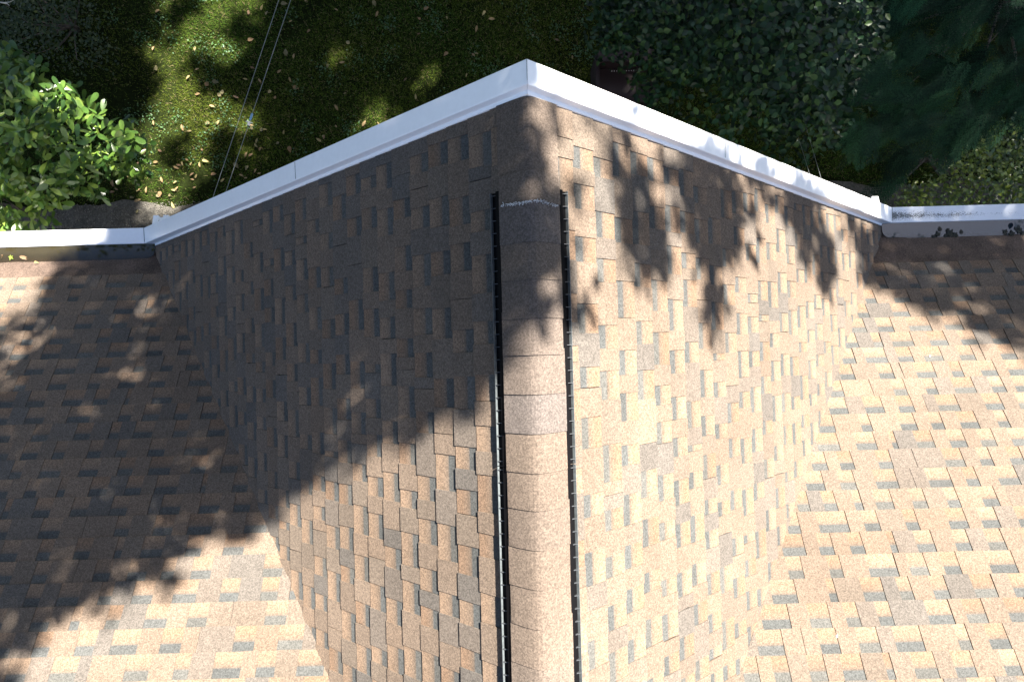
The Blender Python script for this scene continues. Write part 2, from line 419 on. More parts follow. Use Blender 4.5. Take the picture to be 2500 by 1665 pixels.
# ---- ridge vent pieces and ridge caps
YT = at_z(1292, 453, ZR)[1]; YJ = at_z(1310, 1146, ZR)[1]
def vent_piece(y0, y1):
    vent = None
    for sgn in (-1, 1):
        def P(u, c, y): return np.array([sgn * (u * CG + c * SG * CG), y, ZR - u * CG * SG + c * CG])
        mb = MB(); mb.hexa([P(.05, .012, y0), P(.203, .012, y0), P(.203, .012, y1), P(.05, .012, y1), P(.05, .016, y0), P(.203, .016, y0), P(.203, .016, y1), P(.05, .016, y1)])
        mb.hexa([P(.05, .016, y0), P(.168, .016, y0), P(.168, .016, y1), P(.05, .016, y1), P(.05, .034, y0), P(.168, .034, y0), P(.168, .034, y1), P(.05, .034, y1)])
        if vent is None: vent = mb.build('ridge_vent', M['vent'], house); par = vent
        else: mb.build('vent_body', M['vent'], vent)
        mb = MB(); mb.hexa([P(.203, .010, y0), P(.2072, .010, y0), P(.2072, .010, y1), P(.203, .010, y1), P(.203, .031, y0), P(.2064, .030, y0), P(.2064, .030, y1), P(.203, .031, y1)])
        mb.build('vent_lip', M['vent_lip'], vent)
        mb = MB(); y = y0 - .012
        while y > y1 + .01:
            mb.hexa([P(.166, .017, y), P(.204, .017, y), P(.204, .017, y - .0022), P(.166, .017, y - .0022), P(.188, .026, y), P(.204, .033, y), P(.204, .033, y - .0022), P(.188, .026, y - .0022)])
            y -= .0555
        tag(mb.build('vent_ribs', M['vent_rib'], vent), kind='stuff')
ys = [YT, YJ]; 
while ys[-1] > YV + .3: ys.append(max(ys[-1] - 1.24, YV + .05))
for i in range(len(ys) - 1): vent_piece(ys[i] - (.004 if i else 0), ys[i + 1])

capcols = [(.108, .085, .067), (.104, .083, .066), (.098, .079, .065), (.113, .088, .068)]
def cap(y0, y1, c, r0, cc, half=.1315, prev=None):
    """cap shingle bent over the ridge; its y1 end is the raised butt"""
    n = 14; mb = MB(); prof = []
    for i in range(n + 1):
        x = -half + 2 * half * i / n; prof.append((x, c - SG * math.sqrt(x * x + r0 * r0)))
    jl, jr = R_.uniform(-.003, .003), R_.uniform(-.003, .003)
    V, C = [], []
    for y, dz in ((y0, -.005), (y1, .0025)):
        for th in (0, -.005):
            for i, (x, z) in enumerate(prof):
                xx = x + (jl if i == 0 else jr if i == n else 0) + R_.uniform(-.0015, .0015) * (i in (0, n))
                V.append((xx, y + .006 * (abs(x) / half) ** 2 * 0, ZR + z + dz + th)); k = np.array(cc) * (1.0 + .05 * math.sin(9 * x)); C.append(k if dz < 0 else k * .97)
    m = n + 1; F = []
    for i in range(n):
        F += [(i, i + 1, 2 * m + i + 1, 2 * m + i), (m + i, 3 * m + i, 3 * m + i + 1, m + i + 1), (i, m + i, m + i + 1, i + 1), (2 * m + i, 2 * m + i + 1, 3 * m + i + 1, 3 * m + i)]
    F += [(0, 2 * m, 3 * m, m), (n, m + n, 3 * m + n, 2 * m + n)]
    mb.add(V, F, C); return mb.build('ridge_cap', M['shingle'], house, smooth=False)
yb0 = at_z(1287, 428, ZR + .01)[1]; yb1 = at_z(1288, 491, ZR + .02)[1]
cap(-.0015, yb0, .037, .026, capcols[0]); cap(yb0 + .02, yb1, .058, .036, capcols[1])
yy = yb1; k = 0
while yy > YV + .2:
    y1 = -.6164 - .162 * k; cap(yy + .03, y1 + R_.uniform(-.005, .005), .063, .040, capcols[R_.randrange(4)] if R_.random() < .9 else (.094, .080, .071)); yy = y1; k += 1
# crumbled pale granules where the vent begins
mb = MB()
for i in range(260):
    x = R_.uniform(-.124, .124); z = .063 - SG * math.sqrt(x * x + .0016) + .003; s = R_.uniform(.0012, .0028); y = yb1 - .004 + R_.gauss(0, .004) + .004 * math.sin(x * 40)
    p = np.array([x, y, ZR + z]); mb.add([p + (s, 0, 0), p + (-s, s, 0), p + (-s, -s, 0), p + (0, 0, s * 1.4)], [(0, 1, 2), (0, 1, 3), (1, 2, 3), (2, 0, 3)])
tag(mb.build('granule_line', M['granule'], house), kind='stuff')

# ---- white metal edge: profile in (y, height above the roof plane)
HT, HE = .080, .116            # trim height at the peak and at the eaves
xs_l = at_y(728, 425, .06)[0]; xs_r = at_y(1752, 385, .06)[0]
def profile(f, low=False):
    """trim outline (y, z); f runs from 0 at the peak to 1 at the eave corner"""
    o = .006 - .044 * f; h = HT + (HE - HT) * f; wd = .094 + .036 * f
    r = [(o - .006, .026), (o + .010, .032), (o + .014, h - .004), (o + .018, h), (o + .018 + wd, h + .010), (o + .0215 + wd, h + .006), (o + .0215 + wd, -.11), (o + .0115 + wd, -.11), (o + .0115 + wd, -.02), (o - .006, .002)]
    if low: r[0] = (o + .0135, -.02); r[1] = (o + .0136, .02); r[9] = (o + .0137, -.03)
    return r
def soft(o):
    bv = o.modifiers.new('b', 'BEVEL'); bv.width = .0015; bv.segments = 1; bv.limit_method = 'ANGLE'; return o
def rake(x0, x1, dh=0.):
    mb = MB(); V = []
    for x in (x0, x1): V += [(x, p, ZR - SG * abs(x) + (qq + dh if qq > 0 else qq)) for p, qq in profile(min(1, abs(x) / W))]
    n = 10; F = [(k, (k + 1) % n, n + (k + 1) % n, n + k) for k in range(n)] + [tuple(range(n))[::-1], tuple(range(n, 2 * n))]
    mb.add(V, F); return soft(mb.build('rake_trim', M['white'], house))
rake(-.0006, xs_l); rake(xs_l + .012, -W, -.0015)
rake(.0006, xs_r); rake(xs_r - .012, W, -.0015)
def eave(x0, x1, m):
    mb = MB(); V = [(x, p, ZE + qq) for x in (x0, x1) for p, qq in profile(1, True)]
    n = 10; F = [(k, (k + 1) % n, n + (k + 1) % n, n + k) for k in range(n)] + [tuple(range(n))[::-1], tuple(range(n, 2 * n))]
    mb.add(V, F); return soft(mb.build('eave_trim', m, house))
eave(-W - .002, -XE, M['white']); eave(W + .002, XE, M['stained'])
# dark sealed mitre seams at peak and corners
sealant = mat('seam_sealant', (.22, .23, .22), .8, noise=[(90, 3, .4, 1.6)])
for x, z, f in ((0, ZR, 0), (-W - .001, ZE, 1), (W + .001, ZE, 1)):
    pr = profile(f); ya, yb_, zt = pr[3][0] + .012, pr[4][0], z + pr[3][1]
    mb = MB(); mb.hexa([(x - .0016, ya, zt - .02), (x + .0016, ya, zt - .02), (x + .0016, yb_, zt - .02), (x - .0016, yb_, zt - .02),
             (x - .0014, ya, zt + .0032), (x + .0014, ya, zt + .0032), (x + .0014, yb_, zt + .0122), (x - .0014, yb_, zt + .0122)])
    mb.build('seam_sealant', sealant, house)

for x in (xs_l + .006, xs_r - .006):       # lapped joints part way down each rake
    pr = profile(abs(x) / W); zt = ZR - SG * abs(x) + pr[3][1]; ya, yb_ = pr[3][0] + .004, pr[4][0] - .004
    mb = MB(); mb.hexa([(x - .0018, ya, zt - .02), (x + .0018, ya, zt - .02), (x + .0018, yb_, zt - .02), (x - .0018, yb_, zt - .02),
             (x - .0016, ya, zt + .0026), (x + .0016, ya, zt + .0026), (x + .0016, yb_, zt + .0114), (x - .0016, yb_, zt + .0114)])
    mb.build('seam_sealant', sealant, house)

# ---- ribbed spouts that carry the corner water out over the gable wall
def spout(sgn, px0, px1, pyt, nrib):
    z0 = ZE - .02; xA = at_z(px0, pyt, z0)[0]; xB = at_z(px1, pyt, z0)[0]; yo = at_z(px0, pyt, z0)[1]
    x0, x1 = min(xA, xB), max(xA, xB); mb = MB(); w = (x1 - x0) / (2 * nrib - 1)
    def zz(y): return z0 + .05 - .25 * (y - .1)
    for i in range(2 * nrib - 1):
        a, b = x0 + w * i, x0 + w * (i + 1); h = .0 if i % 2 == 0 else -.028; yk = yo if i % 2 == 0 else yo - .012
        mb.hexa([(a, .11, zz(.11) + h - .03), (b, .11, zz(.11) + h - .03), (b, yk, zz(yk) + h - .03), (a, yk, zz(yk) + h - .03), (a, .11, zz(.11) + h), (b, .11, zz(.11) + h), (b, yk, zz(yk) + h), (a, yk, zz(yk) + h)])
    o = mb.build('ribbed_spout', M['white'], house); return o, x0, x1, yo
for sgn, a in ((-1, (376, 462, 527, 4)), (1, (2096, 2142, 482, 2))):
    px0, px1, pyt, nr = a
    o, x0, x1, yo = spout(sgn, px0, px1, pyt, nr)
    if sgn > 0: o.data.materials.clear(); o.data.materials.append(mat('dull_spout_metal', (.42, .45, .46), .3, noise=[(25, 5, .35, 1.3)]))
    mb = MB(); cx = (x0 + x1) / 2; mb.box((cx - .05, .0, .25), (cx + .05, .07, ZE - .06)); mb.build('downspout', M['white'], house)

# ---- walls under the roof
mb = MB(); yw = -.12
mb.add([(-W, yw, ZE - .05), (W, yw, ZE - .05), (0, yw, ZR - .06), (-W, yw - .12, ZE - .05), (W, yw - .12, ZE - .05), (0, yw - .12, ZR - .06)], [(0, 1, 2), (3, 5, 4), (0, 2, 5, 3), (1, 4, 5, 2), (0, 3, 4, 1)])
mb.build('gable_wall', M['siding'], house)
mb = MB(); mb.box((-XE + .3, 2 * YB + .2, -.05), (XE - .3, yw, ZE - .06)); mb.build('wall', M['siding'], house)
z = .35
while z < ZE - .15:                        # lap siding boards on the front wall
    mb = MB(); mb.hexa([(-XE + .3, yw, z), (XE - .3, yw, z), (XE - .3, yw + .022, z), (-XE + .3, yw + .022, z), (-XE + .3, yw, z + .19), (XE - .3, yw, z + .19), (XE - .3, yw + .006, z + .19), (-XE + .3, yw + .006, z + .19)])
    mb.build('siding_board', M['siding'], house); z += .19
for x in (-6.2, -2.2, 2.2, 6.2):
    for z in (1.0, 3.9):
        mb = MB(); 
        for (a, b, c, d) in ((-.5, .5, 0, .08), (-.5, .5, 1.32, 1.4), (-.5, -.42, .08, 1.32), (.42, .5, .08, 1.32), (-.42, .42, .68, .73)): mb.box((x + a, yw + .02, z + c), (x + b, yw + .05, z + d))
        wdo = mb.build('window', M['white'], house); mb = MB(); mb.box((x - .42, yw + .021, z + .08), (x + .42, yw + .03, z + 1.32)); mb.build('pane', M['glass'], wdo)

# ================================================================ STANDING WATER ALONG THE EAVES
WZ = ZE + .104
def puddle(sgn, name, m, label):
    yw_ = -(WZ - ZE) / SM; xc = W - (WZ - ZE) / SG + .03; out = []
    xs = np.linspace(0, 1, 60)
    top, bot = [], []
    for i in range(90):
        x = xc + (XE - .05 - xc) * (i / 89) ** 1.6
        t = x - xc
        rad = .085; yb = yw_ + .006 * math.sin(x * 6) + .004 * math.sin(x * 17 + 1)
        if t < rad: yb = yb + rad * (1 - math.sqrt(max(0, 1 - (1 - t / rad) ** 2))) * .95
        bot.append((sgn * x, yb)); top.append((sgn * x, -.024))
    V, F, C = [], [], []
    for i in range(90):
        fr = np.linspace(0, 1, 7)
        for f in fr:
            V.append((bot[i][0], bot[i][1] + (top[i][1] - bot[i][1]) * f, WZ)); s = min(1, f * 1.15)
            C.append((.30 + .62 * min(1, f * 1.5),) * 3 if sgn < 0 else (.80 + .25 * min(1, f * 3),) * 3)
    for i in range(89):
        for j in range(6): a = i * 7 + j; F.append((a, a + 7, a + 8, a + 1) if sgn > 0 else (a, a + 1, a + 8, a + 7))
    o = link(name, fast_mesh(name, V, F, np.array(C)), m); tag(o, kind='structure'); o['label'] = label; return o
puddle(-1, 'standing_water', M['water_brown'], 'brown silty rain water pooled behind the white eave trim')
puddle(1, 'standing_water', M['water_grey'], 'slate grey rain water pooled behind the stained eave trim')

# ================================================================ LEAVES (mesh kinds)
def leaf_shape(kind):
    """outline in the unit x (length 0..1), y (half width), folded a little"""
    if kind == 'obovate': o = [(0, .0), (.15, .05), (.4, .15), (.65, .19), (.85, .175), (.97, .08), (1.0, 0)]
    elif kind == 'ovate': o = [(0, 0), (.12, .2), (.32, .33), (.55, .31), (.8, .16), (1.0, 0)]
    elif kind == 'lance': o = [(0, 0), (.2, .14), (.5, .2), (.8, .12), (1, 0)]
    return o
def leaf_geo(kind, curl=.10, fold=.12):
    o = leaf_shape(kind); V = []; F = []
    for x, w in o: V.append((x, 0, -curl * x * x))
    n = len(o)
    for s in (1, -1):
        base = len(V)
        for x, w in o: V.append((x, s * w, -curl * x * x + fold * w))
        for i in range(n - 1):
            f = (i, i + 1, base + i + 1, base + i); F.append(f if s > 0 else f[::-1])
    return np.array(V, float), F
def star_geo():
    V = [(0, 0, 0)]; k = 10
    rad = [1, .42, .8, .4, .62, .25, .62, .4, .8, .42]
    for i in range(k): a = 2 * math.pi * i / k; V.append((rad[i] * math.cos(a) * .5, rad[i] * math.sin(a) * .5, .06 * (i % 2)))
    return np.array(V, float), [(0, 1 + i, 1 + (i + 1) % k) for i in range(k)]

def leaf_mesh(name, geo, col, jitter=0.):
    V, F = geo; mb = MB(); c = [np.array(col) * (1 + jitter * (i % 3 - 1)) for i in range(len(V))]; mb.add(V, F, c)
    me = mb.mesh(name, fix=False); me.polygons.foreach_set('use_smooth', [True] * len(me.polygons)); return me

def frames(n, dirs, up_jit=.5):
    """orthonormal frames for n leaves: x along dirs"""
    d = dirs / np.linalg.norm(dirs, axis=1, keepdims=True)
    up = np.array([0, 0, 1.]) + rng.normal(0, up_jit, (n, 3)); y = np.cross(up, d); y /= np.linalg.norm(y, axis=1, keepdims=True) + 1e-9
    z = np.cross(d, y); return np.stack([d, y, z], 1)          # rows are axes
def tri_faces(F):
    out = []
    for f in F:
        for i in range(1, len(f) - 1): out.append((f[0], f[i], f[i + 1]))
    return np.array(out)
def scatter(geo, P, Fr, S, Cc, tint=None):
    V, F = geo; T = tri_faces(F); n = len(P); k = len(V)
    VV = np.einsum('vi,nij->nvj', V, Fr) * S[:, None, None] + P[:, None, :]
    FF = T[None] + (np.arange(n) * k)[:, None, None]
    CC = np.repeat(Cc[:, None, :], k, 1)
    if tint is not None: CC = CC * tint[None, :, None]
    return VV.reshape(-1, 3), FF.reshape(-1, 3), CC.reshape(-1, 3)
def low(kind):
    if kind == 'ovate': V = [(0, 0, 0), (.38, .32, .06), (.72, .23, .02), (1, 0, -.1), (.72, -.23, .02), (.38, -.32, .06)]; return np.array(V), [(0, 1, 2, 3), (0, 3, 4, 5)]
    if kind == 'lance': V = [(0, 0, 0), (.5, .19, .04), (1, 0, -.08), (.5, -.19, .04)]; return np.array(V), [(0, 1, 2), (0, 2, 3)]

def in_poly(px, py, poly):
    px = np.asarray(px, float); py = np.asarray(py, float); r = np.zeros(px.shape, bool); n = len(poly)
    for i in range(n):
        x0, y0 = poly[i]; x1, y1 = poly[(i + 1) % n]
        c = ((y0 > py) != (y1 > py)) & (px < (x1 - x0) * (py - y0) / (y1 - y0 + 1e-12) + x0); r ^= c
    return r

def limbs(name, base, tops, r0, parent, zfork, bend=.15):
    mb = MB(); base = np.array(base, float); fork = base + np.array([0, 0, zfork])
    mb.tube([base - (0, 0, .05), base + (0, 0, .15), (base + fork) / 2 + rng.normal(0, .04, 3), fork], [r0 * 1.5, r0 * 1.1, r0 * .95, r0 * .85], 10)
    o = mb.build(name, M['bark'], parent, smooth=True)
    for t in tops:
        t = np.array(t, float); b = MB(); m1 = fork + (t - fork) * .4 + rng.normal(0, bend, 3); m2 = fork + (t - fork) * .75 + rng.normal(0, bend, 3)
        rr = r0 * .5
        b.tube([fork - (0, 0, .1), m1, m2, t], [rr, rr * .65, rr * .4, rr * .12], 7); b.build('branch', M['bark'], parent, smooth=True)
    return o

def stuff_leaves(name, geo, P, Fr, S, Cc, m, parent, tint=None):
    V, F, C = scatter(geo, P, Fr, S, Cc, tint); me = fast_mesh(name, V, F, C); me.polygons.foreach_set('use_smooth', [True] * len(me.polygons))
    return link(name, me, m, parent)

def make_tree(name, label, cat, polypx, zlo, zhi, trunk_xy, lk, lsize, lrange, whorl, n_whorl, cols, m, n_part, zfork, r0, leafname='leaf', spread=.10, dirup=.35, group=None, dome=True, clump=0):
    """tree whose crown fills the plan outline (traced at its own height), leaves in whorls at twig ends"""
    base = np.array([trunk_xy[0], trunk_xy[1], 0.]); t = empty(name, base); tag(t, label, cat, group)
    zm = (zlo + zhi) / 2; plan = [tuple(at_z(px, py, zm)[:2]) for px, py in polypx]
    xs = [p[0] for p in plan]; ys = [p[1] for p in plan]; pts = []
    C = np.array([np.mean(xs), np.mean(ys)]); Rr = max(max(xs) - min(xs), max(ys) - min(ys)) / 2
    cen = []
    while clump and len(cen) < n_whorl // clump:
        x, y = rng.uniform(min(xs), max(xs)), rng.uniform(min(ys), max(ys))
        if in_poly(x, y, plan): cen.append((x, y))
    while len(pts) < n_whorl:
        if clump: x, y = np.array(cen[rng.integers(len(cen))]) + rng.normal(0, .17, 2)
        else: x, y = rng.uniform(min(xs), max(xs)), rng.uniform(min(ys), max(ys))
        if not in_poly(x, y, plan): continue
        d = min(1, math.hypot(x - C[0], y - C[1]) / (Rr + 1e-6)) if dome else 0
        z = zlo + (zhi - zlo) * (1 - .6 * d * d) * rng.beta(3.0, 1.5)
        pts.append((x, y, z))
    pts = np.array(pts)
    k = whorl; n = len(pts) * k; ang = rng.uniform(0, 2 * math.pi, n)
    dirs = np.stack([np.cos(ang), np.sin(ang), rng.normal(dirup, .35, n)], -1)
    P = np.repeat(pts, k, 0) + rng.normal(0, spread, (n, 3)) * np.array([1, 1, .8]); S = lsize * rng.uniform(*lrange, n)
    Fr = frames(n, dirs, .45); ci = rng.integers(0, len(cols), n); Cc = np.array(cols)[ci] * rng.uniform(.8, 1.25, (n, 1))
    px, py = project(P); dist = CAM[2] - P[:, 2]
    vis = (px > 4) & (px < 2496) & (py > 4) & (py < 1000); roofhit = False
    order = np.argsort(-(P[:, 2] + (vis * 100))); own = order[:n_part]; rest = order[n_part:]
    crown = stuff_leaves('crown', low('ovate') if lk == 'ovate' else leaf_geo(lk), P[rest], Fr[rest], S[rest], Cc[rest], m, t); crown['kind'] = 'stuff'
    meshes = [leaf_mesh(leafname, leaf_geo(lk), c, .06) for c in cols]
    for i in own:
        o = link(leafname, meshes[ci[i]], m, t); mw = Matrix(((*(Fr[i][0] * S[i]), 0), (*(Fr[i][1] * S[i]), 0), (*(Fr[i][2] * S[i]), 0), (0, 0, 0, 1))).transposed()
        mw.translation = Vector(P[i]); o.matrix_parent_inverse = Matrix(); o.matrix_basis = Matrix.Translation(-Vector(base)) @ mw
    tops = pts[rng.choice(len(pts), min(14, len(pts)), replace=False)] - np.array([0, 0, .1])
    limbs('trunk', base, tops, r0, t, zfork)
    return t

q = 2500 / 2354.0
def Q(pts): return [(a * q, b * q) for a, b in pts]
MAG = Q([(-420, 120), (0, 148), (100, 152), (150, 215), (215, 225), (275, 285), (358, 335), (338, 380), (248, 400), (235, 470), (95, 478), (82, 515), (30, 540), (-420, 560)])
make_tree('magnolia_tree', 'bright green broad leaved tree growing close beside the white eave trim', 'tree', MAG, 2.5, 4.3, (-9.4, 1.9), 'obovate', .168, (.6, 1.25), 9, 680,
          [(.062, .128, .022), (.092, .170, .028), (.036, .085, .018), (.140, .21, .036)], M['leaf'], 300, 1.1, .07, dirup=.30, spread=.055)
DEC = Q([(1400, -160), (1400, 60), (1470, 110), (1470, 190), (1530, 215), (1620, 200), (1640, 290), (1720, 330), (1800, 290), (1860, 370), (1950, 300), (1990, 230), (2050, 150), (2050, -160)])
make_tree('round_leaved_tree', 'shaded dark green tree with small round leaves, spreading beyond the gable', 'tree', DEC, 2.2, 5.2, (4.1, 5.2), 'ovate', .095, (.7, 1.25), 11, 1500,
          [(.009, .030, .011), (.012, .038, .014), (.005, .016, .007), (.030, .062, .015)], M['leafdull'], 300, 1.3, .08, dirup=-.05, spread=.12, clump=9)
SHR = Q([(2080, 470), (2110, 410), (2180, 370), (2230, 320), (2300, 300), (2420, 290), (2520, 330), (2520, 560), (2150, 560)])
make_tree('yellow_green_shrub', 'sun flecked yellow green shrub growing below the stained eave trim', 'shrub', SHR, .5, 2.3, (7.9, 2.4), 'ovate', .075, (.6, 1.3), 10, 520,
          [(.100, .155, .020), (.070, .120, .020), (.140, .185, .025), (.040, .075, .020)], M['leaf'], 150, .3, .04, dirup=.2, spread=.14, clump=8)
SH2 = Q([(-60, -60), (190, -60), (230, 60), (250, 130), (190, 150), (110, 140), (-60, 140)])
make_tree('dark_shrub', 'dim low shrub in deep shade beyond the broad leaved tree', 'shrub', SH2, .2, 1.1, (-8.3, 5.4), 'ovate', .07, (.6, 1.2), 9, 220,
          [(.032, .050, .018), (.045, .062, .018), (.028, .045, .020)], M['leafdull'], 60, .2, .04, dirup=.2, spread=.12)

# ---- conifer: fans of needles on drooping boughs
def conifer():
    base = np.array([8.2, 4.6, 0.]); t = empty('conifer', base); tag(t, 'dark blue green conifer with feathery drooping sprays beside the round leaved tree', 'tree')
    mb = MB(); mb.tube([base - (0, 0, .05), base + (0, 0, 2.5), base + (.05, .05, 5.2)], [.15, .11, .03], 9); mb.build('trunk', M['bark'], t, smooth=True)
    # one spray: rachis with paired side twigs, each bearing needles
    V, F = [], []
    def blade(p, d, l, w):
        p = np.array(p); d = np.array(d) / np.linalg.norm(d); s = np.cross(d, (0, 0, 1)); s /= np.linalg.norm(s); k = len(V)
        V.extend([p - s * w, p + s * w, p + d * l]); F.append((k, k + 1, k + 2))
    for i in range(6):
        x = .12 + .155 * i; L = .42 * (1 - .75 * abs(x - .45)) * (1 - .35 * x)
        for s in (1, -1):
            d = np.array([.75, s * .66, -.10]); d /= np.linalg.norm(d)
            blade((x, 0, -.12 * x * x), d, L, .014)
            for j in range(3):
                p = np.array((x, 0, -.12 * x * x)) + d * L * (.25 + .27 * j)
                for s2 in (1, -1):
                    a = math.atan2(d[1], d[0]) + s2 * .62; blade(p, (math.cos(a), math.sin(a), .12), .15 * (1 - .1 * j), .014)
    blade((0, 0, 0), (1, 0, -.12), 1.05, .008)
    geo = (np.array(V), F); tipc = np.tile([.45, .45, 1.9], len(V) // 3)   # fresh growth is paler at the tips
    poly = Q([(1990, 60), (2080, -60), (2480, -60), (2480, 330), (2330, 300), (2200, 330), (2130, 430), (2040, 430), (1960, 330), (1900, 270), (1950, 200)])
    pts = []; cen = []
    while len(cen) < 95:
        px, py = rng.uniform(1880, 2640), rng.uniform(-70, 470)
        if not in_poly(px, py, poly): continue
        z = rng.uniform(1.4, 4.6); c = at_z(px, py, z)
        if cen and min(np.linalg.norm(c - k_) for k_ in cen) < .33: continue
        cen.append(c)
    for c in cen:
        for _ in range(11): pts.append(c + rng.normal(0, 1, 3) * (.09, .09, .07))
    P = np.array(pts); d = P - base; d[:, 2] = 0; d /= np.linalg.norm(d, axis=1, keepdims=True) + 1e-6
    cd_ = np.repeat(rng.normal(0, .55, (len(cen), 3)), 11, 0); d = d * .6 + cd_ + rng.normal(0, .28, d.shape) + np.array([-.25, -.35, 0]); d[:, 2] = rng.normal(-.35, .15, len(d)); Fr = frames(len(P), d, .25)
    S = rng.uniform(.26, .44, len(P)); Cc = np.array([(.012, .044, .021), (.015, .054, .024), (.008, .031, .015), (.020, .064, .026)])[rng.integers(0, 4, len(P))] * np.repeat(rng.uniform(.25, 1.3, (len(cen), 1)), 11, 0) * rng.uniform(.7, 1.3, (len(P), 1))
    P = P - Fr[:, 0] * S[:, None] * .5
    # the sprays that show largest are single parts
    px, py = project(P); order = np.argsort(-(P[:, 2] + 100 * ((px > 0) & (px < 2500) & (py > 0)))); own, rest = order[:200], order[200:]
    stuff_leaves('crown', geo, P[rest], Fr[rest], S[rest], Cc[rest], M['needle'], t, tipc)['kind'] = 'stuff'
    ms = []
    for c in ((.008, .029, .014), (.016, .052, .021)):
        mb = MB(); mb.add(geo[0], [tuple(f) for f in F], [np.array(c) * k_ for k_ in tipc]); ms.append(mb.mesh('needle_spray', fix=False))
    for n_, i in enumerate(own):
        o = link('needle_spray', ms[n_ % 2], M['needle'], t); mw = Matrix(((*(Fr[i][0] * S[i]), 0), (*(Fr[i][1] * S[i]), 0), (*(Fr[i][2] * S[i]), 0), (0, 0, 0, 1))).transposed()
        mw.translation = Vector(P[i]); o.matrix_parent_inverse = Matrix(); o.matrix_basis = Matrix.Translation(-Vector(base)) @ mw
    for a in np.linspace(0, 2 * math.pi, 13)[:-1]:
        for zz in (1.8, 3.0, 4.1):
            mb = MB(); L = 2.6 - .35 * zz; r = a + zz; e = base + np.array([math.cos(r) * L, math.sin(r) * L, zz - .35]); mb.tube([base + (0, 0, zz), (base + (0, 0, zz) + e) / 2 + (0, 0, .08), e], [.03, .02, .006], 6); mb.build('bough', M['bark'], t)
conifer()

# ---- tall trees whose crowns shade roof and lawn (their tops stand above the camera, so only their shade is in view)
SHADE = [Q([(-500, 760), (0, 745), (75, 710), (105, 650), (170, 590), (240, 555), (330, 520), (1208, 120), (1215, 130), (1215, 215), (1170, 255), (1200, 330), (1240, 400), (1278, 470), (1285, 600), (1305, 680), (1340, 735), (1290, 755), (1165, 775), (1140, 870),
            (1100, 905), (1070, 958), (985, 968), (880, 1012), (750, 1058), (690, 1112), (605, 1205), (580, 1215), (460, 1220), (390, 1262), (410, 1345), (320, 1350), (205, 1395), (70, 1440), (55, 1568), (60, 1800), (-500, 1800)]),
         Q([(1385, 300), (1440, 310), (1490, 440), (1530, 550), (1538, 650), (1512, 722), (1480, 640), (1430, 560), (1395, 460)]),
         Q([(1545, 350), (1640, 380), (1690, 470), (1700, 560), (1665, 660), (1640, 752), (1614, 765), (1605, 640), (1570, 520), (1545, 440)]),
         Q([(1720, 390), (1850, 440), (1900, 540), (1915, 600), (1900, 690), (1880, 640), (1840, 560), (1785, 480)]),
         Q([(1930, 500), (2030, 540), (2010, 660), (1985, 640), (1960, 560)]),
         Q([(2000, 500), (2700, 500), (2700, 830), (2340, 795), (2255, 780), (2190, 728), (2140, 728), (2080, 680), (2000, 660)])]
LIT = [Q(p) for p in ([(5, 760), (110, 765), (120, 815), (20, 830)], [(265, 815), (345, 820), (350, 870), (290, 885)], [(0, 880), (60, 860), (50, 920), (0, 930)], [(280, 690), (395, 690), (400, 740), (300, 740)],
                      [(390, 1030), (450, 1020), (450, 1060), (400, 1080)], [(70, 1020), (110, 1000), (110, 1060), (60, 1080)], [(2300, 580), (2354, 570), (2354, 600), (2310, 610)], [(2120, 620), (2200, 610), (2190, 650), (2130, 650)], [(2240, 630), (2300, 640), (2290, 670), (2240, 660)],
                      [(1240, 700), (1290, 690), (1300, 760), (1230, 770)])]
LITG = [Q(p) for p in ([(340, 30), (400, -40), (650, -70), (610, 60), (540, 190), (470, 270), (350, 260), (340, 120)], [(325, 280), (420, 240), (520, 230), (500, 340), (430, 450), (300, 450)], [(315, 430), (490, 430), (460, 520), (300, 530)],
                       [(480, 210), (560, 225), (555, 290), (490, 290)], [(805, 230), (910, 225), (905, 315), (800, 315)], [(930, 150), (1015, 150), (1015, 215), (930, 215)], [(725, 95), (805, 100), (800, 165), (725, 160)], [(1285, -10), (1355, -10), (1355, 50), (1285, 50)],
                       [(560, 240), (635, 245), (620, 310), (555, 305)], [(240, 280), (320, 275), (320, 345), (240, 345)], [(50, 50), (130, 30), (140, 140), (70, 150)], [(545, 320), (620, 330), (605, 405), (535, 395)])]
MAGP = MAG
SPOT = [Q(p) for p in ([(1850, -20), (2000, 0), (1980, 90), (1860, 130)], [(1825, 190), (1890, 170), (1880, 270), (1830, 300)], [(1900, 130), (1960, 150), (1950, 220), (1900, 210)], [(2210, 70), (2270, 80), (2250, 140), (2210, 130)], [(2100, 400), (2200, 380), (2330, 440), (2340, 490), (2080, 490)])]
def surf(x, y):
    """height of what the sun meets first at this plan position"""
    g = ZR - SG * abs(x); m = ZE - SM * y
    if y <= .13: return (max(g, m) if abs(x) < W else m) if y > YB else ZE + SM * (y - 2 * YB)
    return 0.
TALL = [((9.5, 11.5), [], 'tall trunked shade tree standing behind the conifer'), ((4.4, 8.6), [], 'tall shade tree standing behind the round leaved tree'), ((-.5, 12.5), [], 'tall shade tree at the far side of the lawn'), ((14.5, 8.0), [], 'tall shade tree farthest from the lawn, past the conifer'), ((-10.5, 8.5), [], 'tall shade tree behind the bright green broad leaved tree')]
def anyp(px, py, polys):
    r = np.zeros(np.shape(px), bool)
    for p_ in polys: r |= in_poly(px, py, p_)
    return r
def surfv(x, y):
    g = ZR - SG * np.abs(x); m = ZE - SM * y
    r = np.where(np.abs(x) < W, np.maximum(g, m), m); r = np.where(y > YB, r, ZE + SM * (y - 2 * YB)); return np.where(y <= .13, r, 0.)
